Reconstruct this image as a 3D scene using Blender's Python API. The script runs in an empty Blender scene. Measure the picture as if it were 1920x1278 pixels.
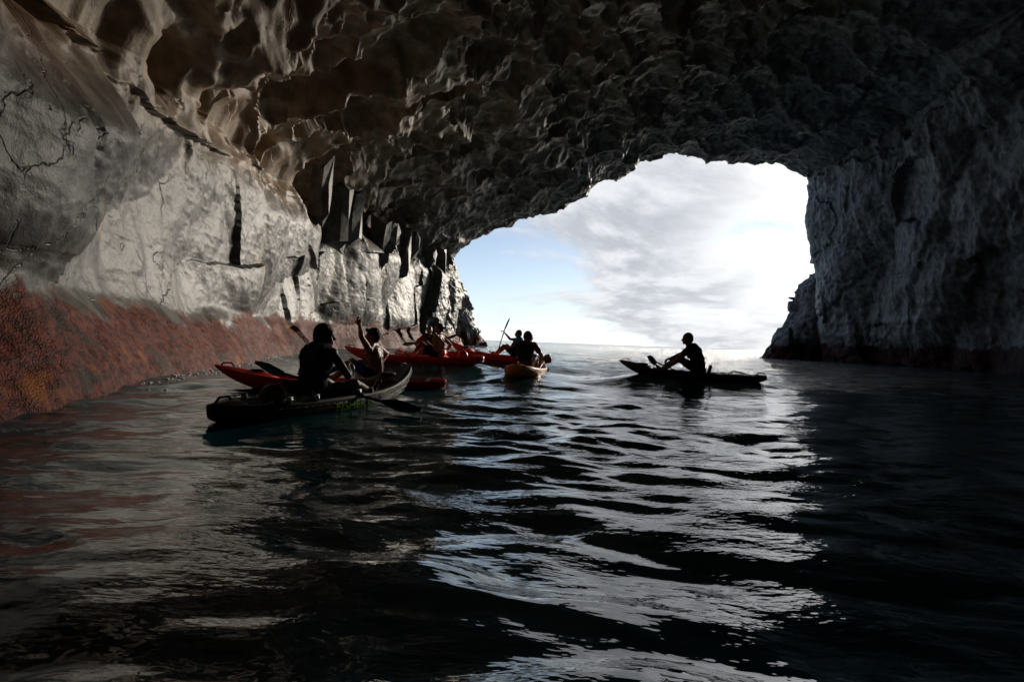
import bpy, bmesh, math, random
import numpy as np
from mathutils import Vector, Matrix, Euler

scene = bpy.context.scene
C = scene.collection
R = math.radians
rng = random.Random(7)

# ------------------------------------------------------------------ camera
H, F, ROLL = 0.85, 1013.0, R(2.2)
cam_d = bpy.data.cameras.new('camera'); cam = bpy.data.objects.new('camera', cam_d); C.objects.link(cam)
cam_d.sensor_width = 36.0; cam_d.lens = F / 1920 * 36.0
cam_d.clip_start = 0.05; cam_d.clip_end = 30000
cam.matrix_world = Matrix.Translation((0, 0, H)) @ Matrix.Rotation(-ROLL, 4, 'Y') @ Matrix.Rotation(R(90), 4, 'X')
scene.camera = cam

def ray(px, py):
    u, v = (px - 960) / F, (639 - py) / F
    return Vector((u * math.cos(ROLL) - v * math.sin(ROLL), 1.0, v * math.cos(ROLL) + u * math.sin(ROLL)))
def at(px, py, Y):                       # the point at depth Y seen at a pixel
    d = ray(px, py); return Vector((d.x * Y, Y, H + d.z * Y))

# ------------------------------------------------------------------ light
SUN_AZ, SUN_EL = R(34.8), R(15.5)        # azimuth to the right of straight ahead
sun_dir = Vector((math.sin(SUN_AZ) * math.cos(SUN_EL), math.cos(SUN_AZ) * math.cos(SUN_EL), math.sin(SUN_EL)))
sd = bpy.data.lights.new('sun', 'SUN'); sd.energy = 1.65; sd.angle = R(10.0); sd.color = (1.0, 0.90, 0.76)
so = bpy.data.objects.new('sun', sd); C.objects.link(so)
so.rotation_euler = (-sun_dir).to_track_quat('-Z', 'Y').to_euler()

world = bpy.data.worlds.new('World'); scene.world = world; world.use_nodes = True
nt = world.node_tree; nt.nodes.clear()
def WN(t, **kw):
    n = nt.nodes.new(t)
    for k, v in kw.items(): setattr(n, k, v)
    return n
def wl(a, b): nt.links.new(a, b)
def wmath(op, a, b=None, c=None, clamp=False):
    n = WN('ShaderNodeMath', operation=op); n.use_clamp = clamp
    for i, q in enumerate((a, b, c)):
        if q is None: continue
        if isinstance(q, (int, float)): n.inputs[i].default_value = q
        else: wl(q, n.inputs[i])
    return n.outputs[0]
def wramp(val, a, b):
    n = WN('ShaderNodeMapRange', interpolation_type='SMOOTHSTEP'); wl(val, n.inputs[0])
    n.inputs[1].default_value = a; n.inputs[2].default_value = b
    return n.outputs[0]
def wmix(f, a, b):
    n = WN('ShaderNodeMix', data_type='RGBA')
    if isinstance(f, (int, float)): n.inputs[0].default_value = f
    else: wl(f, n.inputs[0])
    for i, q in ((6, a), (7, b)):
        if isinstance(q, tuple): n.inputs[i].default_value = (*q, 1)
        else: wl(q, n.inputs[i])
    return n.outputs[2]
sky = WN('ShaderNodeTexSky', sky_type='NISHITA', sun_disc=False)
sky.sun_elevation = SUN_EL; sky.sun_rotation = SUN_AZ; sky.air_density = 0.8; sky.dust_density = 0.15; sky.ozone_density = 3.0
tc = WN('ShaderNodeTexCoord'); sep = WN('ShaderNodeSeparateXYZ'); wl(tc.outputs['Generated'], sep.inputs[0])
dx, dy, dz = sep.outputs
zz = wmath('ADD', wmath('MAXIMUM', dz, 0.0), 0.26)
comb = WN('ShaderNodeCombineXYZ'); wl(wmath('DIVIDE', dx, zz), comb.inputs[0]); wl(wmath('DIVIDE', dy, zz), comb.inputs[1])
def cloud_noise(off, scale, detail, rough=0.58):
    m = WN('ShaderNodeMapping'); wl(comb.outputs[0], m.inputs[0]); m.inputs['Location'].default_value = off
    n = WN('ShaderNodeTexNoise'); wl(m.outputs[0], n.inputs['Vector'])
    n.inputs['Scale'].default_value = scale; n.inputs['Detail'].default_value = detail; n.inputs['Roughness'].default_value = rough
    n.inputs['Distortion'].default_value = 0.25
    return n.outputs['Fac']
CO = (5.5, 11.2, 0.0)
n1 = cloud_noise(CO, 1.25, 10)
n2 = cloud_noise((CO[0] - 0.06, CO[1] - 0.10, 0.0), 1.25, 10)     # the same clouds a little towards the sun: self-shading
n3 = cloud_noise((9.0, 4.0, 0), 0.45, 3)
geo_dot = WN('ShaderNodeVectorMath', operation='DOT_PRODUCT'); wl(tc.outputs['Generated'], geo_dot.inputs[0]); geo_dot.inputs[1].default_value = sun_dir
sdot = wmath('MAXIMUM', geo_dot.outputs['Value'], 0.0)
cover = wmath('ADD', n1, wmath('MULTIPLY', wmath('SUBTRACT', n3, 0.5), 0.5))
cover = wmath('ADD', cover, wmath('MULTIPLY', wmath('SUBTRACT', sdot, 0.885), 0.9))      # the veil thickens towards the sun
mask = wramp(cover, 0.40, 0.54)
lit = wramp(wmath('SUBTRACT', n1, n2), -0.06, 0.08)              # flanks turned to the sun
thick = wramp(n1, 0.33, 0.58)
dens = wmath('MULTIPLY', thick, wmath('SUBTRACT', 1.0, wmath('MULTIPLY', lit, 0.6)))
glow = wmath('ADD', wmath('MULTIPLY', wmath('POWER', sdot, 90.0), 0.38), wmath('MULTIPLY', wmath('POWER', sdot, 24.0), 0.05))
ccol = wmix(dens, (0.44, 0.445, 0.455), (0.215, 0.225, 0.245))
gcol = WN('ShaderNodeVectorMath', operation='SCALE'); gcol.inputs[0].default_value = (1.0, 0.93, 0.82); wl(glow, gcol.inputs['Scale'])
cadd = WN('ShaderNodeVectorMath', operation='ADD'); wl(ccol, cadd.inputs[0]); wl(gcol.outputs[0], cadd.inputs[1])
hs = WN('ShaderNodeHueSaturation'); hs.inputs['Saturation'].default_value = 0.75; wl(sky.outputs[0], hs.inputs['Color'])
bg1 = WN('ShaderNodeBackground'); wl(hs.outputs[0], bg1.inputs[0]); bg1.inputs[1].default_value = 0.05
hz = wmath('MULTIPLY', wmath('POWER', 2.718, wmath('MULTIPLY', wmath('MAXIMUM', dz, 0.0), -11.0)), 0.80)      # pale sea haze low over the horizon
bgh = WN('ShaderNodeBackground'); bgh.inputs[0].default_value = (0.40, 0.435, 0.465, 1)
mxh = WN('ShaderNodeMixShader'); wl(hz, mxh.inputs[0]); wl(bg1.outputs[0], mxh.inputs[1]); wl(bgh.outputs[0], mxh.inputs[2])
bg2 = WN('ShaderNodeBackground'); wl(cadd.outputs[0], bg2.inputs[0]); bg2.inputs[1].default_value = 1.0
mx = WN('ShaderNodeMixShader'); wl(wmath('MULTIPLY', mask, 0.95), mx.inputs[0]); wl(mxh.outputs[0], mx.inputs[1]); wl(bg2.outputs[0], mx.inputs[2])
wo = WN('ShaderNodeOutputWorld'); wl(mx.outputs[0], wo.inputs[0])

vs = scene.view_settings
vs.view_transform = 'Standard'; vs.look = 'None'; vs.gamma = 1.0; vs.use_curve_mapping = False; vs.exposure = 1.32
scene.render.engine = 'CYCLES'
scene.cycles.use_denoising = True
scene.cycles.max_bounces = 8; scene.cycles.diffuse_bounces = 5; scene.cycles.glossy_bounces = 4

# ------------------------------------------------------------------ numpy noise
def _h(ix, iy, iz, s):
    n = (ix.astype(np.int64) * 374761393 + iy.astype(np.int64) * 668265263 + iz.astype(np.int64) * 2147483647 + s * 974634777) & 0xFFFFFFFF
    n = ((n ^ (n >> 13)) * 1274126177) & 0xFFFFFFFF
    n = ((n ^ (n >> 16)) * 2246822519) & 0xFFFFFFFF
    return ((n ^ (n >> 15)) & 0xFFFFFF) / float(0x1000000)
def vnoise(P, s=0):
    i = np.floor(P).astype(np.int64); f = P - i; f = f * f * f * (f * (f * 6 - 15) + 10)
    out = 0
    for a in (0, 1):
        for b in (0, 1):
            for c in (0, 1):
                w = (f[:, 0] if a else 1 - f[:, 0]) * (f[:, 1] if b else 1 - f[:, 1]) * (f[:, 2] if c else 1 - f[:, 2])
                out = out + w * _h(i[:, 0] + a, i[:, 1] + b, i[:, 2] + c, s)
    return out * 2 - 1
def fbm(P, octv=4, s=0, gain=0.5):
    o = 0; a = 1.0; t = 0
    for k in range(octv):
        o = o + a * vnoise(P * (2.03 ** k) + 17.3 * k, s + k); t += a; a *= gain
    return o / t
def ridged(P, octv=4, s=0, gain=0.5):
    o = 0; a = 1.0; t = 0
    for k in range(octv):
        o = o + a * (1 - 2 * np.abs(vnoise(P * (2.03 ** k) + 9.1 * k, s + k))); t += a; a *= gain
    return o / t
def worley(P, s=0):                      # F1, F2, offset to the nearest feature point, three random numbers of its cell
    i = np.floor(P).astype(np.int64); n = len(P)
    f1 = np.full(n, 9.0); f2 = np.full(n, 9.0); off = np.zeros((n, 3)); rid = np.zeros((n, 3))
    for a in (-1, 0, 1):
        for b in (-1, 0, 1):
            for c in (-1, 0, 1):
                cx, cy, cz = i[:, 0] + a, i[:, 1] + b, i[:, 2] + c
                q = np.stack((cx + _h(cx, cy, cz, s + 1), cy + _h(cx, cy, cz, s + 2), cz + _h(cx, cy, cz, s + 3)), 1)
                d = P - q; r = np.sqrt((d * d).sum(1)); near = r < f1
                f2 = np.where(near, f1, np.minimum(f2, r))
                f1 = np.where(near, r, f1); off[near] = d[near]
                rid[near] = np.stack((_h(cx, cy, cz, s + 4), _h(cx, cy, cz, s + 5), _h(cx, cy, cz, s + 6)), 1)[near]
    return f1, f2, off, rid
def slabs(P2d, s, tilt=0.9, curve=0.55, mode=1):   # leaning plates that meet in sharp edges, nowhere stepped
    i = np.floor(P2d).astype(np.int64); h = np.full(len(P2d), -9.0); z0 = np.zeros(len(P2d), np.int64)
    for a in (-1, 0, 1):
        for b in (-1, 0, 1):
            cx, cy = i[:, 0] + a, i[:, 1] + b
            d = P2d - np.stack((cx + 0.15 + 0.7 * _h(cx, cy, z0, s), cy + 0.15 + 0.7 * _h(cx, cy, z0, s + 1)), 1)
            v = 0.35 * _h(cx, cy, z0, s + 2) + tilt * ((_h(cx, cy, z0, s + 3) - 0.5) * d[:, 0] + (_h(cx, cy, z0, s + 4) - 0.5) * d[:, 1]) - curve * (d * d).sum(1)
            h = np.maximum(h, v)
    return h
def sstep(x, a, b):
    t = np.clip((x - a) / (b - a), 0, 1); return t * t * (3 - 2 * t)

# ------------------------------------------------------------------ helpers
def link(o, parent=None):
    C.objects.link(o)
    if parent is not None: o.parent = parent
    return o
def tag(o, label=None, cat=None, group=None, kind=None):
    for k, v in (('label', label), ('category', cat), ('group', group), ('kind', kind)):
        if v: o[k] = v
    return o
def empty(name, loc=(0, 0, 0), mat=None):
    o = bpy.data.objects.new(name, None); C.objects.link(o); o.empty_display_size = 0.2
    if mat is not None: o.matrix_world = mat
    else: o.location = loc
    return o
def grid_mesh(name, P, mat, smooth=True, normals=None, attrs=None):
    nr, nc = P.shape[:2]
    idx = np.arange(nr * nc).reshape(nr, nc)
    q = np.stack((idx[:-1, :-1], idx[:-1, 1:], idx[1:, 1:], idx[1:, :-1]), -1).reshape(-1, 4)
    me = bpy.data.meshes.new(name)
    me.vertices.add(nr * nc); me.vertices.foreach_set('co', P.reshape(-1).astype(np.float32))
    me.loops.add(len(q) * 4); me.loops.foreach_set('vertex_index', q.reshape(-1).astype(np.int32))
    me.polygons.add(len(q)); me.polygons.foreach_set('loop_start', np.arange(0, len(q) * 4, 4, dtype=np.int32))
    me.polygons.foreach_set('use_smooth', np.full(len(q), smooth))
    me.update(calc_edges=True)
    for k, v in (attrs or {}).items():
        a = me.attributes.new(k, 'FLOAT', 'POINT'); a.data.foreach_set('value', v.reshape(-1).astype(np.float32))
    if normals is not None: me.normals_split_custom_set_from_vertices(normals.reshape(-1, 3))
    me.materials.append(mat)
    return bpy.data.objects.new(name, me)
def grid_normals(P):
    du = np.gradient(P, axis=1); dv = np.gradient(P, axis=0)
    n = np.cross(du, dv); return n / (np.linalg.norm(n, axis=2, keepdims=True) + 1e-9)

class Mat:                               # a small node-graph helper
    def __init__(s, name):
        s.m = bpy.data.materials.new(name); s.m.use_nodes = True; s.t = s.m.node_tree
        s.b = s.t.nodes['Principled BSDF']; s.tc = None
    def n(s, typ, **kw):
        n = s.t.nodes.new(typ)
        for k, v in kw.items(): setattr(n, k, v)
        return n
    def l(s, a, b): s.t.links.new(a, b)
    def put(s, sock, v):
        if isinstance(v, tuple): sock.default_value = (*v, 1) if len(v) == 3 and sock.type == 'RGBA' else v
        elif isinstance(v, (int, float)): sock.default_value = v
        else: s.l(v, sock)
    def pos(s, obj=True):
        if s.tc is None: s.tc = s.n('ShaderNodeTexCoord')
        return s.tc.outputs['Object']
    def noise(s, scale, detail=4, rough=0.55, vec=None, stretch=None):
        v = vec or s.pos()
        if stretch:
            mp = s.n('ShaderNodeMapping'); s.l(v, mp.inputs[0]); mp.inputs['Scale'].default_value = stretch; v = mp.outputs[0]
        n = s.n('ShaderNodeTexNoise'); s.l(v, n.inputs['Vector'])
        n.inputs['Scale'].default_value = scale; n.inputs['Detail'].default_value = detail; n.inputs['Roughness'].default_value = rough
        return n.outputs['Fac']
    def voro(s, scale, feature='F1', vec=None):
        n = s.n('ShaderNodeTexVoronoi', feature=feature); s.l(vec or s.pos(), n.inputs['Vector']); n.inputs['Scale'].default_value = scale
        return n.outputs['Distance']
    def math(s, op, a, b=0.0, clamp=False):
        n = s.n('ShaderNodeMath', operation=op); n.use_clamp = clamp; s.put(n.inputs[0], a); s.put(n.inputs[1], b); return n.outputs[0]
    def ramp(s, v, a, b):
        n = s.n('ShaderNodeMapRange', interpolation_type='SMOOTHSTEP'); s.put(n.inputs[0], v); n.inputs[1].default_value = a; n.inputs[2].default_value = b
        return n.outputs[0]
    def mix(s, f, a, b):
        n = s.n('ShaderNodeMix', data_type='RGBA'); s.put(n.inputs[0], f); s.put(n.inputs[6], a); s.put(n.inputs[7], b); return n.outputs[2]
    def lerp(s, f, a, b):
        n = s.n('ShaderNodeMix', data_type='FLOAT'); s.put(n.inputs[0], f); s.put(n.inputs[2], a); s.put(n.inputs[3], b); return n.outputs[0]
    def attr(s, name): return s.n('ShaderNodeAttribute', attribute_name=name).outputs['Fac']
    def bump(s, h, strength=0.5, dist=0.02, chain=None):
        n = s.n('ShaderNodeBump'); n.inputs['Strength'].default_value = strength; n.inputs['Distance'].default_value = dist
        s.l(h, n.inputs['Height'])
        if chain is not None: s.l(chain, n.inputs['Normal'])
        return n.outputs[0]
    def set(s, col=None, rough=None, normal=None, metal=None, spec=None):
        if col is not None: s.put(s.b.inputs['Base Color'], col)
        if rough is not None: s.put(s.b.inputs['Roughness'], rough)
        if normal is not None: s.l(normal, s.b.inputs['Normal'])
        if metal is not None: s.b.inputs['Metallic'].default_value = metal
        if spec is not None: s.b.inputs['Specular IOR Level'].default_value = spec
        return s.m

# ------------------------------------------------------------------ rock materials
def rock_material():
    m = Mat('cave_rock'); p = m.pos()
    zone, east = m.attr('zone'), m.attr('east')
    sz = m.n('ShaderNodeSeparateXYZ'); m.l(p, sz.inputs[0]); z = sz.outputs[2]
    big, mid, fine = m.noise(0.55, 5), m.noise(2.2, 6, 0.62), m.noise(14, 5, 0.65)
    grey = m.mix(m.ramp(mid, 0.34, 0.68), (0.050, 0.049, 0.048), (0.165, 0.161, 0.155))
    grey = m.mix(m.math('MULTIPLY', m.ramp(m.noise(0.8, 6, 0.6, stretch=(1, 1, 0.35)), 0.60, 0.70), 0.6), grey, (0.36, 0.285, 0.18))    # ochre runs
    grey = m.mix(m.math('MULTIPLY', m.ramp(m.noise(1.1, 5, 0.6, stretch=(1.4, 1.4, 0.4)), 0.52, 0.66), 0.75), grey, (0.055, 0.052, 0.05))  # dark stains
    warpv = m.n('ShaderNodeVectorMath', operation='ADD'); m.l(p, warpv.inputs[0])
    wn = m.n('ShaderNodeTexNoise'); m.l(p, wn.inputs['Vector']); wn.inputs['Scale'].default_value = 0.9; wn.inputs['Detail'].default_value = 5
    wsc = m.n('ShaderNodeVectorMath', operation='SCALE'); m.l(wn.outputs['Color'], wsc.inputs[0]); wsc.inputs['Scale'].default_value = 1.6; m.l(wsc.outputs[0], warpv.inputs[1])
    cmap = m.n('ShaderNodeMapping'); m.l(warpv.outputs[0], cmap.inputs[0]); cmap.inputs['Scale'].default_value = (0.6, 0.6, 0.22)
    crack = m.math('MULTIPLY', m.ramp(m.voro(1.0, 'DISTANCE_TO_EDGE', cmap.outputs[0]), 0.011, 0.0), m.ramp(m.noise(0.6, 3), 0.45, 0.58))
    grey = m.mix(m.math('MULTIPLY', crack, 0.75), grey, (0.025, 0.024, 0.023))
    grey = m.mix(m.math('MULTIPLY', m.ramp(m.noise(2.4, 6, 0.65, stretch=(1.6, 1.6, 0.16)), 0.52, 0.70), 0.45), grey, (0.045, 0.042, 0.04))   # run-off streaks
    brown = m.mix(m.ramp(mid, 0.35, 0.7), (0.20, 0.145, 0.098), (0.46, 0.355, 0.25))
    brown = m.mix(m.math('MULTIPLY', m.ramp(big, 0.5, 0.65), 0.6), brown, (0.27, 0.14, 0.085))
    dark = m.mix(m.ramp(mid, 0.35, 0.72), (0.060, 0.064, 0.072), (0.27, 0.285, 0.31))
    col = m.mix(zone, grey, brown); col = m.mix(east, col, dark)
    # the tidal band: red coralline crust with mussels, an olive fringe above it
    ramp_y = m.math('MULTIPLY', m.ramp(sz.outputs[1], 9.0, 30.0), -0.45)
    edge = m.math('ADD', m.math('ADD', z, ramp_y), m.math('MULTIPLY', m.math('SUBTRACT', m.noise(0.7, 6, 0.62), 0.5), 2.3))
    fringe = m.ramp(edge, 1.75, 1.20); band = m.ramp(edge, 1.28, 1.06)
    red = m.mix(m.ramp(m.noise(9, 4, 0.6), 0.38, 0.62), (0.040, 0.0085, 0.006), (0.150, 0.038, 0.024))
    red = m.mix(m.math('MULTIPLY', m.ramp(m.noise(1.3, 4), 0.58, 0.68), 0.8), red, (0.24, 0.075, 0.010))
    red = m.mix(m.math('MULTIPLY', m.ramp(m.noise(1.0, 5, 0.6, stretch=(1, 1, 1.2)), 0.56, 0.64), 0.85), red, (0.03, 0.026, 0.02))
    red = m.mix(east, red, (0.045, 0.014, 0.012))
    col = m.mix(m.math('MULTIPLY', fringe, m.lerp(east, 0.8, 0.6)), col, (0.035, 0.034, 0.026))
    col = m.mix(band, col, red)
    grains = m.voro(42)
    h1 = m.math('ADD', m.math('MULTIPLY', mid, 1.0), m.math('SUBTRACT', m.math('MULTIPLY', fine, 0.34), m.math('MULTIPLY', crack, 0.8)))
    nb = m.bump(h1, 0.5, 0.06)
    nb = m.bump(m.math('MULTIPLY', grains, m.lerp(band, 0.12, 1.0)), 0.7, 0.016, nb)
    wet = m.ramp(z, 9.0, 2.0)
    rough = m.lerp(m.math('MULTIPLY', wet, m.math('SUBTRACT', 1.0, zone)), 0.52, 0.50)
    rough = m.lerp(band, rough, 0.55)
    m.put(m.b.inputs['Specular IOR Level'], m.lerp(band, 0.42, 0.12))
    return m.set(col, rough, nb)
ROCK = rock_material()

# ------------------------------------------------------------------ the cave
YM = 55.0                                                            # depth of the mouth
mouth_px = [(900, 446), (960, 421), (1010, 396), (1080, 374), (1130, 345), (1180, 321), (1214, 298), (1262, 295), (1305, 291), (1350, 293),
            (1400, 297), (1428, 303), (1456, 298), (1492, 309), (1521, 322)]
jamb_px = [(1531, 360), (1533, 405), (1540, 445), (1549, 490), (1556, 560), (1566, 620), (1572, 668)]
def xz(px, py): p = at(px, py, YM); return (p.x, p.z)
MOUTH = np.array([xz(*q) for q in mouth_px]); JAMB = np.array([xz(*q) for q in jamb_px])
def interp(x, xs, ys): return np.interp(x, xs, ys)
def xl(y): return interp(y, [-26, 0, 6, 10, 16, 22, 30, 40, 48, 55], [-3.5, -5.0, -5.75, -6.9, -8.5, -9.7, -10.4, -9.4, -7.9, -6.15])
def xr(y): return interp(y, [-26, 0, 20, 35, 45, 55], [16, 25, 31, 33.2, 33.6, JAMB[-1, 0]])
def catmull(pts, n):
    pts = np.array(pts); P = np.vstack((2 * pts[0] - pts[1], pts, 2 * pts[-1] - pts[-2])); out = []
    m = len(pts) - 1
    for k in range(m):
        a, b, c, d = P[k], P[k + 1], P[k + 2], P[k + 3]; t = np.linspace(0, 1, n, endpoint=(k == m - 1))[:, None]
        out.append(0.5 * (2 * b + (c - a) * t + (2 * a - 5 * b + 4 * c - d) * t ** 2 + (3 * b - a - 3 * c + d) * t ** 3))
    return np.vstack(out)
def resample(poly, n, bias=None):
    s = np.r_[0, np.cumsum(np.linalg.norm(np.diff(poly, axis=0), axis=1))]; s /= s[-1]
    t = np.linspace(0, 1, n) if bias is None else bias
    return np.stack((np.interp(t, s, poly[:, 0]), np.interp(t, s, poly[:, 1])), 1)
NL, NC_, NR = 230, 380, 150
def section(y):
    L, Rr = float(xl(y)), float(xr(y)); k = float(np.clip((YM - y) / 45.0, 0, 1)); sink = float(interp(y, [-26, -6, 8, 55], [0.35, 0.85, 1.0, 1.0]))
    hs_ = float(interp(y, [-26, 0, 6, 10, 15, 21, 30, 42, 55], [5.0, 4.4, 4.7, 5.5, 6.4, 7.1, 8.0, 8.7, 9.0]))
    left = [(L - 0.1, -1.6), (L, 0.0), (L - 0.05, 1.6), (L - 0.1 + 0.25 * k, 0.46 * hs_), (L - 0.15 + 0.5 * k, 0.73 * hs_), (L - 0.25 + 0.9 * k, hs_)]
    s0 = np.array(left[-1]); m0, m1 = MOUTH[0], MOUTH[-1]
    top = np.array(MOUTH); f = (top[:, 0] - m0[0]) / (m1[0] - m0[0])
    r1 = m1[0] + (Rr - JAMB[-1, 0]) * 0.8
    l1 = m0[0] + (s0[0] + 6.4)
    top[:, 0] = l1 + f * (r1 - l1); top[:, 1] += 1.2 * k * np.sin(np.pi * np.clip(f, 0, 1)) - 0.5 * k * (1 - f) - (9.0 - hs_) * np.clip(1 - f, 0, 1) ** 2 * 0.85
    right = np.array(JAMB); g = np.linspace(0.8, 1, len(right)); right[:, 0] += (Rr - JAMB[-1, 0]) * g
    right = np.vstack((right, [(Rr + 0.2, -1.6)]))
    pl = catmull(left, 12); pc = catmull(np.vstack(([s0], top)), 8); pr = catmull(np.vstack((top[-1], right)), 10)
    for q in (pl, pc, pr): q[:, 1] = np.where(q[:, 1] > 0, q[:, 1] * sink, q[:, 1])
    return np.vstack((resample(pl, NL), resample(pc, NC_)[1:], resample(pr, NR)[1:]))
ys = np.r_[np.linspace(-26, 2.5, 60, endpoint=False), np.linspace(2.5, 20, 270, endpoint=False), np.linspace(20, YM, 320)]
B = np.zeros((len(ys), NL + NC_ + NR - 2, 3))
for i, y in enumerate(ys):
    s = section(y); B[i, :, 0] = s[:, 0]; B[i, :, 1] = y; B[i, :, 2] = s[:, 1]
# the outer cliff: the last rows flare up and away from the opening
cx, cz = 14.0, 4.0
flare = []
for k, (dyy, gro) in enumerate(((0.5, 0.012), (1.1, 0.05), (1.9, 0.12), (2.8, 0.25), (3.6, 0.45), (4.0, 0.8), (4.2, 1.4))):
    r = B[-1].copy() if not flare else B[len(ys) - 1].copy()
    r[:, 1] = YM + dyy; r[:, 0] += (r[:, 0] - cx) * gro; r[:, 2] += np.maximum(r[:, 2], 0) * gro * 1.1
    flare.append(r)
back = []
for dyy, sc_ in ((-0.8, 0.9), (-1.6, 0.6), (-2.0, 0.02)):                # the blind inner end
    r = B[0].copy(); r[:, 1] = -26 + dyy; r[:, 0] = 5 + (r[:, 0] - 5) * sc_; r[:, 2] = (r[:, 2] - 1) * sc_ + 1; back.append(r)
B = np.concatenate((np.array(back[::-1]), B, np.array(flare)))
nr, nc = B.shape[:2]
N = grid_normals(B)
mid_in = np.array([10.0, 0, 6.0])
P = B.reshape(-1, 3); Nn = N.reshape(-1, 3)
sgn = np.sign(((mid_in * [1, 0, 1] - P * [1, 0, 1]) * Nn).sum(1)); sgn[sgn == 0] = 1
med = np.sign(np.median(sgn)); Nn = Nn * med
colu = np.tile(np.arange(nc), nr)
X, Y, Z = P.T
xrel = colu
wl_ = 1 - sstep(colu.astype(float), NL - 55, NL + 5)                 # left wall
wr_ = sstep(colu.astype(float), NL + NC_ - 110, NL + NC_ + 10)       # right wall
wc_ = np.clip(1 - wl_ - wr_, 0, 1)
warp = np.stack((fbm(P * 0.35, 3, 50), fbm(P * 0.35, 4, 60, 0.6), fbm(P * 0.35, 4, 70, 0.6)), 1)
D = np.zeros(len(P))
# left wall: big leaning plates, sharp edges where they meet
sw = warp[:, 1:] * np.array([0.07, 0.07])
big_s = slabs(np.stack((Y * 0.30 - Z * 0.09, Z * 0.15 + Y * 0.05), 1) + sw, 11, 1.9, 0.40)
mid_s = slabs(np.stack((Y * 0.55 + Z * 0.10, Z * 0.34 - Y * 0.06), 1) + sw * 1.8, 12, 2.0, 0.3)
facet = 1.30 * big_s + 0.50 * mid_s - 0.65
base_damp = sstep(Z, 0.6, 2.4)
D += wl_ * (facet * (0.35 + 0.65 * base_damp) + 0.10 * fbm(P * 0.55 + warp * 0.3, 3, 4) + 0.05 * fbm(P * 1.4, 4, 5) + 0.022 * ridged(P * 3.5, 3, 9))
edge_n = 1.25 + 0.30 * fbm(P * np.array([0.5, 0.5, 0.2]), 3, 21)
D += wl_ * (1 - sstep(Z, -0.5, edge_n + 0.2)) * (0.95 + 0.4 * fbm(P * 0.6, 3, 23)) + wl_ * (1 - sstep(Z, edge_n - 0.3, edge_n + 0.15)) * (0.12 + 0.10 * fbm(P * 1.6, 4, 24))
D += wl_ * 0.35 * fbm(P * np.array([0.2, 0.16, 0.12]), 2, 31)
# ceiling: scalloped hollows with sharp ribs between them
ang = R(28); ca, sa = math.cos(ang), math.sin(ang)
Xr, Yr = X * ca - Y * sa, X * sa + Y * ca
Q = np.stack((Xr * 0.46, Yr * 0.24, Z * 0.36), 1) + warp * 0.62
f1, f2, off, rid = worley(Q, 41)
scal = -(0.95 - 1.25 * f1 ** 1.6) * (0.55 + 0.9 * rid[:, 0])
Q2 = np.stack((Xr * 1.7, Yr * 1.0, Z * 1.3), 1) + warp * 0.8
g1, g2, _, rid2 = worley(Q2, 43)
scal2 = -(0.8 - 1.1 * g1 ** 1.5) * (0.4 + 0.9 * rid2[:, 0])
D += wc_ * (1.45 * scal + 0.36 * scal2 + 0.7 * fbm(P * 0.2, 3, 45) + 0.09 * ridged(P * 1.3, 3, 47) + 0.03 * fbm(P * 5, 2, 48))
# right wall: broken blocks and ledges
bw = warp[:, 1:] * 0.35
D += wr_ * (2.4 * slabs(np.stack((Y * 0.12, Z * 0.11), 1) + bw * 0.5, 61, 2.4, 0.4) + 0.95 * slabs(np.stack((Y * 0.34 + Z * 0.1, Z * 0.26), 1) + bw * 0.8, 62, 2.2, 0.4)
            + 0.20 * ridged(P * np.array([0.55, 0.6, 0.4]) + warp * 0.4, 4, 63, 0.45) + 0.07 * ridged(P * 1.6, 3, 65) + 0.9 * fbm(P * 0.13, 2, 66) - 0.9)
# crumbly edge all round the mouth
near_m = sstep(Y, 42, 54)
D = D * (1 - 0.45 * near_m * (1 - wl_)) + near_m * (0.34 * slabs(np.stack((X * 0.35 + Y * 0.1, Z * 0.35 + Y * 0.15), 1) + bw, 77, 2.0, 0.4) + 0.16 * ridged(P * np.array([0.9, 0.5, 0.9]), 3, 71) + 0.08 * fbm(P * 2.4, 3, 73) + 0.30)
P2 = (P + Nn * D[:, None]).reshape(nr, nc, 3)
N2 = grid_normals(P2) * med
hspr = np.interp(Y, [-26, 0, 6, 10, 15, 21, 30, 42, 55], [5.0, 4.4, 4.7, 5.5, 6.4, 7.1, 8.0, 8.7, 9.0])
zone = np.clip(wc_ * 1.1 + wl_ * sstep(Z - hspr + 1.3 * fbm(P * 0.4, 3, 81), -1.3, 0.3), 0, 1) * (1 - 0.75 * sstep(Y, 26, 50))
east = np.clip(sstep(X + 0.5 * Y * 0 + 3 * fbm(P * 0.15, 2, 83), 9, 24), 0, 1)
zone = zone.reshape(nr, nc); east = east.reshape(nr, nc)
flip = -1 if med < 0 else 1
def cave_piece(name, a, b, label):
    sl = np.s_[:, a:b]
    pts, nn, zo, ea = P2[sl], N2[sl], zone[sl], east[sl]
    if flip < 0: pts, nn, zo, ea = pts[:, ::-1], nn[:, ::-1], zo[:, ::-1], ea[:, ::-1]
    o = grid_mesh(name, np.ascontiguousarray(pts), ROCK, True, np.ascontiguousarray(nn), {'zone': zo, 'east': ea})
    link(o); tag(o, label, 'rock wall' if 'wall' in name else 'cave roof', None, 'structure'); return o
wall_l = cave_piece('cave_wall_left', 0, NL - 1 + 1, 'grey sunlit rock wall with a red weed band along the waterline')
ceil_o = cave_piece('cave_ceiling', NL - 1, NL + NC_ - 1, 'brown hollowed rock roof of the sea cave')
wall_r = cave_piece('cave_wall_right', NL + NC_ - 2, nc, 'dark rugged rock wall on the shaded side of the cave')

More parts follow.
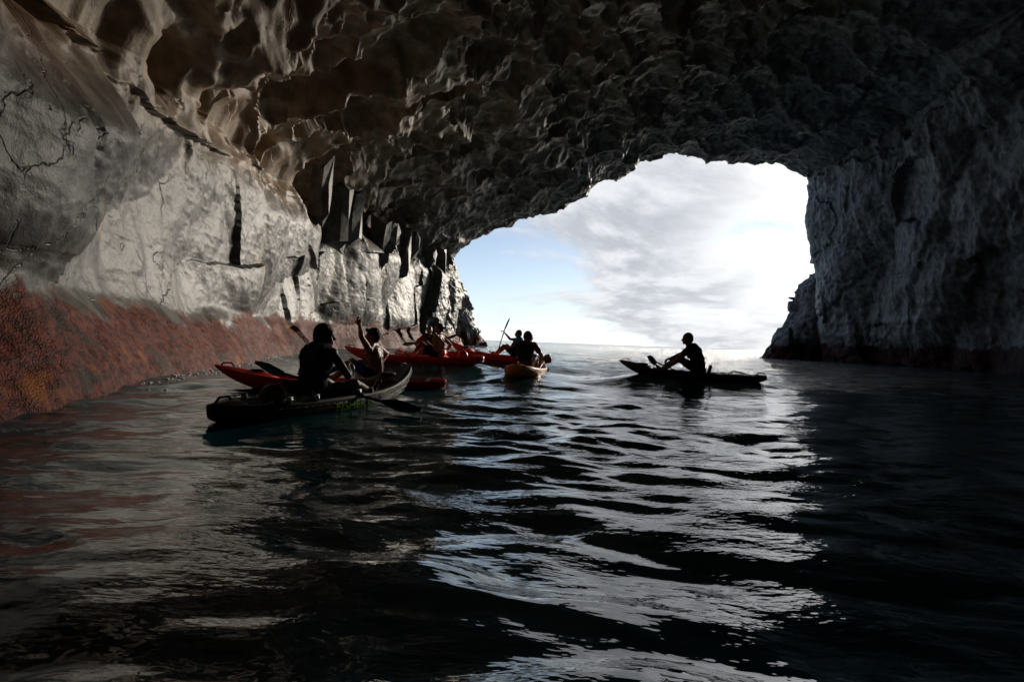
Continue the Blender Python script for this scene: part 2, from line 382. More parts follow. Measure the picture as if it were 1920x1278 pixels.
# ------------------------------------------------------------------ water
KAYAK_SPOTS = []                       # (x, y, water height) wanted under each kayak; filled below
wr = random.Random(10)
WAVES = []
for k in range(150):
    t = k / 149.0
    lam = 0.16 * (60.0 ** (t ** 1.15))                  # 0.16 m ripples to 9.6 m swell
    ang_ = R(-90) + wr.gauss(0, 0.62 if lam < 3 else 0.35)
    slope = float(np.interp(math.log2(lam), [-3, -2, -1, 0, 1, 2, 3.3], [0.036, 0.050, 0.064, 0.062, 0.034, 0.022, 0.007]))
    amp = 0.283 * slope * lam / 6.283 * wr.uniform(0.6, 1.4) * 0.98
    WAVES.append((2 * math.pi / lam * math.cos(ang_), 2 * math.pi / lam * math.sin(ang_), wr.uniform(0, 6.283), amp, lam))
def wave_height(X, Y, spacing=None):
    X = np.asarray(X, float); Y = np.asarray(Y, float); out = np.zeros_like(X)
    # patches of calmer and of livelier ripples
    P3 = np.stack((X.ravel() * 0.35, Y.ravel() * 0.22, np.zeros(X.size)), 1)
    patch = (0.5 + 0.5 * np.clip(1.6 * fbm(P3, 3, 91), -1, 1)).reshape(X.shape)
    wx = 0.30 * fbm(P3 * 1.7 + 5, 2, 93).reshape(X.shape); wy = 0.30 * fbm(P3 * 1.7 + 9, 2, 95).reshape(X.shape)
    for kx, ky, ph, a, lam in WAVES:
        w = a
        if spacing is not None: w = w * sstep(lam / spacing, 2.2, 4.5)
        if lam < 0.9: w = w * (0.35 + 1.15 * patch)
        th = kx * (X + wx * (lam < 4)) + ky * (Y + wy * (lam < 4)) + ph
        s = np.sin(th)
        out = out + w * (s + 0.22 * np.cos(2 * th))     # slightly peaked crests
    out = out + 0.085 * (0.30 + 1.0 * patch) * np.cos(6.283 / 4.4 * (Y - 0.75 + 0.42 * X + 1.9 * wx)) * np.exp(-((Y - 1.0) / 2.0) ** 2)      # a low swell running past the near boats
    return out

# where the kayaks float: stern and bow on the water (x, y, z of the waterline there)
def flat(p, z): return Vector((p.x, p.y, z))
KAYAKS = {
    'black':  (Vector((-2.62, 4.75, 0.00)), Vector((-1.47, 7.85, 0.06))),
    'red_a':  (Vector((-1.05, 8.85, 0.02)), Vector((-4.28, 7.80, 0.02))),
    'red_b':  (at(908, 682, 13.0), at(645, 673, 13.4)),
    'red_c':  (at(1034, 682, 16.4), at(841, 664, 17.0)),
    'red_d':  (Vector((-3.55, 16.6, 0.24)), Vector((-1.22, 14.25, 0.24))),
    'orange': (at(968, 706, 10.6), Vector((0.62, 13.6, 0.14))),
    'dark':   (at(1438, 716, 10.9), at(1160, 697, 11.7)),
}
SPOTS = []
for s_, b_ in KAYAKS.values():
    for t_ in (0.15, 0.5, 0.85):
        p_ = s_.lerp(b_, t_); SPOTS.append((p_.x, p_.y, p_.z))
SP = np.array(SPOTS)
sx, sy, sz_ = SP.T
need = sz_ - wave_height(sx, sy)
def kern(ax, ay, bx, by): return np.exp(-(((ax[:, None] - bx) / 0.95) ** 2 + ((ay[:, None] - by) / 0.95) ** 2))
coef = np.linalg.lstsq(kern(sx, sy, sx, sy) + 0.02 * np.eye(len(sx)), need, rcond=None)[0]
def water_height(X, Y, spacing=None):
    z = wave_height(X, Y, spacing)
    m = (np.abs(X) < 9) & (Y > 1) & (Y < 21)
    if m.any(): z[m] += kern(X[m], Y[m], sx, sy) @ coef
    return z

def spaced(start, step, grow, stop):
    out = [start]; 
    while out[-1] < stop: out.append(out[-1] + step); step *= grow
    return out
hx = spaced(0, 0.035, 1.0, 3.5); hx = hx[:-1] + spaced(hx[-1], 0.035, 1.026, 42); hx = hx[:-1] + spaced(hx[-1], 1.2, 1.13, 9000)
gx = np.r_[-np.array(hx[:0:-1]), hx]
gy = spaced(0.4, 0.028, 1.0, 6); gy = gy[:-1] + spaced(gy[-1], 0.028, 1.011, 70); gy = gy[:-1] + spaced(gy[-1], 0.8, 1.10, 12000)
gyb = spaced(0.4, 0.05, 1.10, 40)
gy = np.r_[0.4 - (np.array(gyb[:0:-1]) - 0.4), gy]
GX, GY = np.meshgrid(gx, gy)
SPC = np.maximum(np.gradient(gx)[None, :], np.gradient(gy)[:, None] * 0.9)
GZ = water_height(GX, GY, SPC)
GZ *= 1 - 0.0 * GX
def water_material():
    m = Mat('sea_water'); p = m.pos()
    a = m.noise(5.5, 3, 0.5, stretch=(0.8, 1.5, 1)); b = m.noise(17, 2, 0.5, stretch=(0.7, 1.6, 1)); c = m.noise(1.3, 2, 0.5)
    nb = m.bump(a, 0.6, 0.014); nb = m.bump(m.math('MULTIPLY', b, m.ramp(c, 0.42, 0.60)), 0.6, 0.012, nb)
    far = m.math('MULTIPLY', m.noise(0.8, 6, 0.66, stretch=(0.6, 1.5, 1)), m.attr('far')); nb = m.bump(far, 1.0, 1.15, nb)
    m.b.inputs['IOR'].default_value = 1.65
    return m.set((0.009, 0.080, 0.105), 0.03, nb)
sea = grid_mesh('sea', np.stack((GX, GY, GZ), 2), water_material(), attrs={'far': sstep(SPC, 0.05, 0.34)}); link(sea)
tag(sea, 'dark teal rippled sea water reflecting the sky in the cave mouth', 'sea', None, 'structure')

# ------------------------------------------------------------------ rocks beyond the mouth
def rock_loft(name, st, label, cat, dark, ns=110, nt_=90, seed=5, amp=0.5):
    """st: (x, y, height, half depth) stations along a spur"""
    st = np.array(st, float); t = np.linspace(0, len(st) - 1, ns); k = np.arange(len(st))
    cx_, cy_, hh, dd = (np.interp(t, k, st[:, j]) for j in range(4))
    a = np.linspace(0, np.pi, nt_)
    cs, sn = np.cos(a), np.sin(a)
    prof_y = np.sign(cs) * np.abs(cs) ** 0.7; prof_z = np.abs(sn) ** 0.55
    Pq = np.zeros((ns, nt_, 3))
    Pq[:, :, 0] = cx_[:, None]; Pq[:, :, 1] = cy_[:, None] + dd[:, None] * prof_y; Pq[:, :, 2] = hh[:, None] * prof_z - 0.6
    p = Pq.reshape(-1, 3)
    f1, f2, off, rid = worley(p * np.array([0.45, 0.45, 0.28]), seed)
    d = amp * ((rid[:, 0] - 0.5) * 1.6 + (rid[:, 1] - 0.5) * 1.4 * off[:, 2] + 0.8 * (1 - f1) + 0.7 * ridged(p * 0.7, 4, seed + 3) + 0.35 * fbm(p * 2.5, 3, seed + 7)) - amp * 0.5
    n = grid_normals(Pq).reshape(-1, 3)
    out = p - np.array([cx_.mean(), cy_.mean(), 1.0]); sg = np.sign((n * out).sum(1)); n = n * np.sign(np.median(sg))
    p = (p + n * d[:, None] * np.array([1.0, 1.0, 0.8])).reshape(ns, nt_, 3)
    nn = grid_normals(p); 
    if np.median(np.sign((nn.reshape(-1, 3) * out).sum(1))) < 0: p = p[:, ::-1]
    o = grid_mesh(name, np.ascontiguousarray(p), ROCK, True, None, {'zone': np.zeros((ns, nt_)), 'east': np.full((ns, nt_), dark)})
    link(o); tag(o, label, cat); return o
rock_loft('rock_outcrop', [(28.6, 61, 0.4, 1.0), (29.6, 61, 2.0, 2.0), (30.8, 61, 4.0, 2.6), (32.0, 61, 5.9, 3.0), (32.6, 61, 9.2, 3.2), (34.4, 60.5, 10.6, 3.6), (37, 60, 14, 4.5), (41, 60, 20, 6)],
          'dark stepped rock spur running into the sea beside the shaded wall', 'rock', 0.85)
rock_loft('headland', [(-4.1, 79, 0.5, 1.5), (-5.0, 79, 2.4, 3), (-6.2, 78, 5.0, 4), (-7.6, 78, 8.2, 5), (-9.5, 78, 12, 6), (-13, 78, 17, 8), (-20, 78, 24, 9)],
          'grey cliff foot sloping into the sea beyond the sunlit wall', 'cliff', 0.15, seed=15, amp=0.7)

# flat-faced basalt slabs where the sunlit wall turns into the roof
sr = random.Random(12)
spots_ = [(26 + 1.75 * i + sr.uniform(-.5, .5), sr.uniform(4.2, 7.4), sr.uniform(8.4, 9.4), sr.uniform(0.6, 1.15)) for i in range(15) if i not in (1, 4, 5, 8, 11, 13)]
for i_, (yy, zb, zt, wd) in enumerate(spots_):
    bm = bmesh.new(); x0 = float(xl(yy)) + sr.uniform(0.2, 0.45); rings = []
    foot = [(-0.4, -0.5), (0.45, -0.5), (0.75, -0.1), (0.65, 0.42), (0.1, 0.55), (-0.4, 0.5)]
    for j, z_ in enumerate((zb, zb + 0.25, (zb + zt) / 2, zt)):
        g = (0.75, 1.0, 1.0, 1.08)[j]
        rings.append([bm.verts.new((x0 + fx * wd * g + sr.uniform(-.12, .12) + 0.08 * j, yy + fy * wd * g + sr.uniform(-.12, .12), z_ + sr.uniform(-.4, .4))) for fx, fy in foot])
    for a_, b_ in zip(rings, rings[1:]):
        for j in range(6): bm.faces.new((a_[j], a_[(j + 1) % 6], b_[(j + 1) % 6], b_[j]))
    bm.faces.new(rings[0][::-1]); bm.faces.new(rings[-1])
    me = bpy.data.meshes.new('rock_slab'); bm.to_mesh(me); bm.free(); me.materials.append(ROCK)
    link(bpy.data.objects.new('rock_slab', me), wall_l)

# ------------------------------------------------------------------ materials of things
def plain(name, col, rough, var=0.18, spec=0.5, bscale=60, bdist=0.001, metal=0.0):
    m = Mat(name); n = m.noise(7, 5, 0.6)
    dk = tuple(c * (1 - var) for c in col); lt = tuple(min(1, c * (1 + var)) for c in col)
    return m.set(m.mix(m.ramp(n, 0.3, 0.7), dk, lt), m.lerp(m.noise(18, 4), rough * 0.8, min(1, rough * 1.25)), m.bump(m.noise(bscale, 3), 0.4, bdist), metal, spec)
def hull_mat(name, col, patch=None, rg=0.34):
    m = Mat(name); n = m.noise(3.0, 5, 0.6); c = m.mix(m.ramp(n, 0.3, 0.75), tuple(q * 0.82 for q in col), col)
    if patch: c = m.mix(m.ramp(m.noise(1.6, 3), 0.46, 0.56), c, patch)
    scr = m.ramp(m.noise(24, 4, 0.7, stretch=(3, 0.25, 3)), 0.62, 0.74)       # scuffs along the hull
    c = m.mix(m.math('MULTIPLY', scr, 0.25), c, tuple(min(1, q * 1.3 + 0.02) for q in col))
    return m.set(c, m.lerp(scr, rg, rg + 0.2), m.bump(m.noise(9, 3), 0.15, 0.004))
M_BLACK = hull_mat('black_plastic', (0.014, 0.014, 0.015), None, 0.5); M_RED = hull_mat('red_plastic', (0.74, 0.024, 0.018))
M_ORANGE = hull_mat('orange_plastic', (0.90, 0.25, 0.016), (0.88, 0.36, 0.03)); M_DARK = hull_mat('dark_brown_plastic', (0.05, 0.030, 0.024))
M_RUB = plain('black_rubber', (0.018, 0.018, 0.019), 0.55); M_BLADE = plain('black_blade', (0.016, 0.016, 0.017), 0.38)
M_STEEL = plain('steel', (0.55, 0.55, 0.56), 0.3, metal=0.9); M_WOODY = plain('brown_blade', (0.20, 0.07, 0.035), 0.7)
M_GREEN = plain('lime_print', (0.20, 0.50, 0.02), 0.5); M_PAD = plain('seat_fabric', (0.03, 0.03, 0.034), 0.85)
M_WHITE = plain('white_shaft', (0.62, 0.60, 0.56), 0.4); M_BUOY = plain('grey_brown_lid', (0.12, 0.095, 0.075), 0.6)
def skin_mat(name, col):
    m = Mat(name); n = m.noise(11, 4); c = m.mix(m.ramp(n, 0.3, 0.7), tuple(q * 0.86 for q in col), col)
    m.b.inputs['Subsurface Weight'].default_value = 0.08; m.b.inputs['Subsurface Radius'].default_value = (0.012, 0.005, 0.003)
    return m.set(c, 0.45, m.bump(m.noise(120, 2), 0.2, 0.001))
SKIN_D = skin_mat('deep_brown_skin', (0.17, 0.092, 0.062)); SKIN_T = skin_mat('tanned_skin', (0.40, 0.205, 0.125)); SKIN_M = skin_mat('brown_skin', (0.33, 0.17, 0.11))
def cloth(name, col): return plain(name, col, 0.9, 0.25, 0.2, 220, 0.002)
CL_NAVY = cloth('navy_cloth', (0.034, 0.050, 0.095)); CL_BLUE = cloth('pale_blue_cloth', (0.16, 0.28, 0.42)); CL_OLIVE = cloth('olive_green_cloth', (0.12, 0.17, 0.11))
CL_RED = cloth('red_cloth', (0.42, 0.035, 0.025)); CL_WINE = cloth('wine_red_cloth', (0.20, 0.022, 0.025)); CL_SKY = cloth('sky_blue_cloth', (0.06, 0.36, 0.52)); CL_HEM = cloth('bright_blue_cloth', (0.05, 0.16, 0.42)); CL_BLK = cloth('black_cloth', (0.02, 0.02, 0.022))
M_TEAL = plain('turquoise_rubber', (0.02, 0.42, 0.42), 0.35); M_LENS = plain('dark_lens', (0.02, 0.03, 0.035), 0.08)
def hair_mat(name, col):
    m = Mat(name); v = m.voro(130); return m.set(m.mix(v, tuple(q * 0.6 for q in col), tuple(q * 1.6 for q in col)), 0.55, m.bump(v, 0.8, 0.006))
H_BLACK = hair_mat('black_hair', (0.014, 0.012, 0.011)); H_BROWN = hair_mat('brown_hair', (0.075, 0.040, 0.020)); H_GREY = hair_mat('grey_brown_hair', (0.10, 0.075, 0.055))
M_EYE = plain('eye_white', (0.7, 0.68, 0.65), 0.2)

# ------------------------------------------------------------------ small mesh builders
def bm_obj(name, bm, mat, parent=None, smooth=True, matrix=None):
    bmesh.ops.recalc_face_normals(bm, faces=bm.faces)
    me = bpy.data.meshes.new(name); bm.to_mesh(me); bm.free(); me.materials.append(mat)
    if smooth: me.polygons.foreach_set('use_smooth', [True] * len(me.polygons))
    o = bpy.data.objects.new(name, me); C.objects.link(o)
    if parent is not None: o.parent = parent
    if matrix is not None: o.matrix_local = matrix
    return o
def add_capsule(bm, a, b, ra, rb, seg=14, cap=4):
    a, b = Vector(a), Vector(b); ax = b - a; L_ = ax.length
    q = ax.to_track_quat('Z', 'Y') if L_ > 1e-6 else Euler((0, 0, 0)).to_quaternion()
    rings = []
    for k in range(1, cap + 1):
        t = -math.pi / 2 + k * (math.pi / 2) / cap; rings.append((ra * math.sin(t), ra * math.cos(t)))
    for k in range(0, cap):
        t = k * (math.pi / 2) / cap; rings.append((L_ + rb * math.sin(t), rb * math.cos(t)))
    vs_ = []
    for z_, r_ in rings:
        vs_.append([bm.verts.new(a + q @ Vector((r_ * math.cos(2 * math.pi * j / seg), r_ * math.sin(2 * math.pi * j / seg), z_))) for j in range(seg)])
    lo = bm.verts.new(a + q @ Vector((0, 0, -ra))); hi = bm.verts.new(a + q @ Vector((0, 0, L_ + rb)))
    for A, Bq in zip(vs_, vs_[1:]):
        for j in range(seg): bm.faces.new((A[j], A[(j + 1) % seg], Bq[(j + 1) % seg], Bq[j]))
    for j in range(seg):
        bm.faces.new((lo, vs_[0][(j + 1) % seg], vs_[0][j])); bm.faces.new((hi, vs_[-1][j], vs_[-1][(j + 1) % seg]))
def add_ellipsoid(bm, c, r, rot=None, u=18, v=12):
    M_ = Matrix.Translation(c) @ (rot.to_4x4() if rot is not None else Matrix.Identity(4)) @ Matrix.Diagonal((*r, 1))
    bmesh.ops.create_uvsphere(bm, u_segments=u, v_segments=v, radius=1.0, matrix=M_)
def add_tube(bm, pts, r, seg=8):
    for a, b in zip(pts, pts[1:]): add_capsule(bm, a, b, r, r, seg, 2)
def add_box(bm, c, s, rot=None):
    M_ = Matrix.Translation(c) @ (rot.to_4x4() if rot is not None else Matrix.Identity(4)) @ Matrix.Diagonal((*s, 1))
    bmesh.ops.create_cube(bm, size=1.0, matrix=M_)
def fused(name, bm, mat, voxel=0.010, smooth=4, disp=None):          # overlapping solids melted into one continuous skin
    me = bpy.data.meshes.new(name); bm.to_mesh(me); bm.free()
    tmp = bpy.data.objects.new('tmp', me); C.objects.link(tmp)
    m = tmp.modifiers.new('r', 'REMESH'); m.mode = 'VOXEL'; m.voxel_size = voxel; m.use_smooth_shade = True
    m = tmp.modifiers.new('s', 'SMOOTH'); m.factor = 0.5; m.iterations = smooth
    dg = bpy.context.evaluated_depsgraph_get(); dg.update()
    out = bpy.data.meshes.new_from_object(tmp.evaluated_get(dg)); out.name = name
    bpy.data.objects.remove(tmp); bpy.data.meshes.remove(me)
    out.materials.clear(); out.materials.append(mat)
    if disp is not None:
        co = np.empty(len(out.vertices) * 3, np.float32); out.vertices.foreach_get('co', co); co = co.reshape(-1, 3)
        no = np.empty(len(out.vertices) * 3, np.float32); out.vertices.foreach_get('normal', no); no = no.reshape(-1, 3)
        out.vertices.foreach_set('co', (co + no * disp(co.astype(float))[:, None]).astype(np.float32).reshape(-1)); out.update()
    out.polygons.foreach_set('use_smooth', [True] * len(out.polygons))
    return bpy.data.objects.new(name, out)

# ------------------------------------------------------------------ kayaks
def kayak_frame(stern, bow):
    y = (bow - stern).normalized(); x = y.cross(Vector((0, 0, 1))).normalized(); z = x.cross(y)
    M_ = Matrix((x, y, z)).transposed().to_4x4(); M_.translation = (stern + bow) / 2
    return M_, (bow - stern).length
class Hull:
    def __init__(s, L, B=0.37, zg=0.13, bow=0.20, stern=0.05, draft=0.11, blunt=0.22, well=0.11):
        s.L, s.B, s.zg, s.bow, s.stern, s.draft, s.blunt, s.well = L, B, zg, bow, stern, draft, blunt, well
    def half(s, t):                                                  # half beam at t in -1..1
        a = abs(t); tip = 0.03 if t > 0 else s.blunt * (1 if t < 0 else 0)
        return s.B * ((1 - tip) * (1 - a ** 2.3) ** 0.75 + tip * (1 - 0.35 * a ** 6))
    def sheer(s, t): return s.zg + (s.bow * max(t, 0) ** 2.4 if t > 0 else s.stern * (-t) ** 2.4)
    def keel(s, t): return -s.draft + ((s.draft + s.zg + s.bow - 0.035) * max(t, 0) ** 3.6 if t > 0 else (s.draft + s.zg * 0.35) * (-t) ** 5.0)
    def rec(s, t):                                                   # depth of the cockpit and tank wells
        f = lambda a, b, c, d: float(sstep(np.float64(t), a, b) * (1 - sstep(np.float64(t), c, d)))
        return s.well * f(-0.40, -0.30, 0.42, 0.56) + 0.6 * s.well * f(-0.84, -0.78, -0.52, -0.46)
    def y(s, t): return t * s.L / 2
    def side(s, t, v, out=0.0):                                      # point on the right flank, v 0 (chine) .. 1 (gunwale)
        b, k, g = s.half(t), s.keel(t), s.sheer(t); return Vector((b * (0.95 + 0.05 * math.sin(v * math.pi)) + out, s.y(t), k + (0.35 + 0.6 * v) * (g - k)))
    def build(s, name, mat, parent):
        ts = np.linspace(-1, 1, 72); rows = []
        for t in ts:
            b, g, k, rc = s.half(t), s.sheer(t), s.keel(t), s.rec(t); h = g - k; crown = 0.045 * (1 - min(1, rc / s.well * 1.6)) * min(1, b / 0.2)
            h_ = [(0, k), (0.16 * b, k + 0.006), (0.55 * b, k + 0.05 * h), (0.84 * b, k + 0.18 * h), (0.95 * b, k + 0.38 * h), (b, k + 0.66 * h), (0.985 * b, k + 0.80 * h), (1.0 * b, k + 0.90 * h), (0.97 * b, g), (0.88 * b, g + 0.008),
                  (0.80 * b, g - 0.15 * rc), (0.74 * b, g - 0.9 * rc), (0.45 * b, g - rc + crown * 0.7), (0.18 * b, g - rc + crown), (0, g - rc + crown)]
            ring = [(x, z) for x, z in h_] + [(-x, z) for x, z in h_[-2:0:-1]]
            rows.append([(x, s.y(t), z) for x, z in ring])
        bm = bmesh.new(); V = [[bm.verts.new(p) for p in r] for r in rows]; n = len(V[0])
        for A, Bq in zip(V, V[1:]):
            for j in range(n): bm.faces.new((A[j], A[(j + 1) % n], Bq[(j + 1) % n], Bq[j]))
        bm.faces.new(V[0][::-1]); bm.faces.new(V[-1])
        o = bm_obj(name, bm, mat, parent); md = o.modifiers.new('sub', 'SUBSURF'); md.levels = md.render_levels = 1; return o
def make_kayak(key, label, mat, group='kayaks floating in the cave', **kw):
    M_, L_ = kayak_frame(*KAYAKS[key]); h = Hull(L_, **kw)
    root = empty('kayak', mat=M_); tag(root, label, 'kayak', group)
    h.build('hull', mat, root)
    for s_ in (-1, 1):
        bm = bmesh.new(); pts = [h.side(t, 0.72, 0.002) for t in np.linspace(-0.97, 0.95, 34)]
        add_tube(bm, [(s_ * p.x, p.y, p.z) for p in pts], 0.006, 6); bm_obj('seam', bm, mat, root)
    for t in (0.90, -0.92):                                          # carry toggles
        bm = bmesh.new(); y0, z0 = h.y(t), h.sheer(t) + 0.035
        add_tube(bm, [(0, y0 - 0.09, z0 - 0.01), (0, y0 - 0.05, z0 + 0.035), (0, y0 + 0.05, z0 + 0.035), (0, y0 + 0.09, z0 - 0.01)], 0.011)
        bm_obj('carry_handle', bm, M_RUB, root)
    bm = bmesh.new(); bmesh.ops.create_cone(bm, cap_ends=True, segments=24, radius1=0.115, radius2=0.105, depth=0.03, matrix=Matrix.Translation((0, h.y(0.66), h.sheer(0.66) + 0.052)))
    bm_obj('hatch_cover', bm, M_RUB, root)
    for sd_ in (-1, 1):                                              # deck lines
        bm = bmesh.new(); add_tube(bm, [(sd_ * h.half(t) * 0.86, h.y(t), h.sheer(t) + 0.016) for t in np.linspace(-0.86, -0.42, 7)], 0.005, 6); bm_obj('deck_line', bm, M_RUB, root)
    return root, h, M_
def add_seat(root, h, t, mat=None):
    z0 = h.sheer(t) - h.well; y0 = h.y(t)
    bm = bmesh.new(); add_box(bm, (0, y0 + 0.06, z0 + 0.025), (0.40, 0.40, 0.05)); bmesh.ops.bevel(bm, geom=bm.edges[:], offset=0.018, segments=2, affect='EDGES')
    bm_obj('seat', bm, mat or M_PAD, root)
    bm = bmesh.new(); add_box(bm, (0, y0 - 0.19, z0 + 0.16), (0.38, 0.045, 0.26), Matrix.Rotation(R(12), 3, 'X')); bmesh.ops.bevel(bm, geom=bm.edges[:], offset=0.02, segments=2, affect='EDGES')
    bm_obj('backrest', bm, mat or M_PAD, root)
    return z0 + 0.05

# ------------------------------------------------------------------ paddles
def make_paddle(a, b, label, blade_mat=M_BLADE, shaft_mat=M_RUB, roll=0.0):
    a, b = Vector(a), Vector(b); L_ = (b - a).length; y = (b - a).normalized()
    x = y.cross(Vector((0, 0, 1))).normalized(); z = x.cross(y); M_ = Matrix((x, y, z)).transposed().to_4x4() @ Matrix.Rotation(roll, 4, 'Y'); M_.translation = (a + b) / 2
    root = empty('kayak_paddle', mat=M_); tag(root, label, 'paddle', 'kayak paddles')
    bl = min(0.47, L_ * 0.24)
    bm = bmesh.new(); add_capsule(bm, (0, -L_ / 2 + bl * 0.75, 0), (0, L_ / 2 - bl * 0.75, 0), 0.0155, 0.0155, 14, 3); bm_obj('shaft', bm, shaft_mat, root)
    for s_ in (-1, 1):
        bm = bmesh.new(); nT, nS = 22, 11; top, bot = [], []
        for i in range(nT):
            t = i / (nT - 1); w = 0.097 * (max(0.0, math.sin(math.pi * (0.06 + 0.94 * t) ** 0.78)) ** 0.55) * (0.55 + 0.45 * min(1, t * 2.2))
            w = max(w, 0.016 if t < 0.5 else 0.030); ra, rb_ = [], []
            for j in range(nS):
                q = j / (nS - 1) * 2 - 1; yy = s_ * (L_ / 2 - bl + bl * t); xx = w * q + 0.010 * math.sin(t * 3)
                dish = 0.030 * t * t + 0.018 * q * q * t; th = 0.006 + 0.010 * (1 - t) * math.exp(-(q * 3) ** 2)
                ra.append(bm.verts.new((xx, yy, dish + th))); rb_.append(bm.verts.new((xx, yy, dish - th)))
            top.append(ra); bot.append(rb_)
        for i in range(nT - 1):
            for j in range(nS - 1):
                bm.faces.new((top[i][j], top[i][j + 1], top[i + 1][j + 1], top[i + 1][j])); bm.faces.new((bot[i][j], bot[i + 1][j], bot[i + 1][j + 1], bot[i][j + 1]))
            for j in (0, nS - 1): bm.faces.new((top[i][j], top[i + 1][j], bot[i + 1][j], bot[i][j]))
        for i in (0, nT - 1):
            for j in range(nS - 1): bm.faces.new((top[i][j], top[i][j + 1], bot[i][j + 1], bot[i][j]))
        bm_obj('blade', bm, blade_mat, root)
    for yy in (-0.16, 0.16):
        bm = bmesh.new(); add_capsule(bm, (0, yy * L_ - 0.05, 0), (0, yy * L_ + 0.05, 0), 0.019, 0.019, 12, 2); bm_obj('grip', bm, M_RUB, root)
    return root

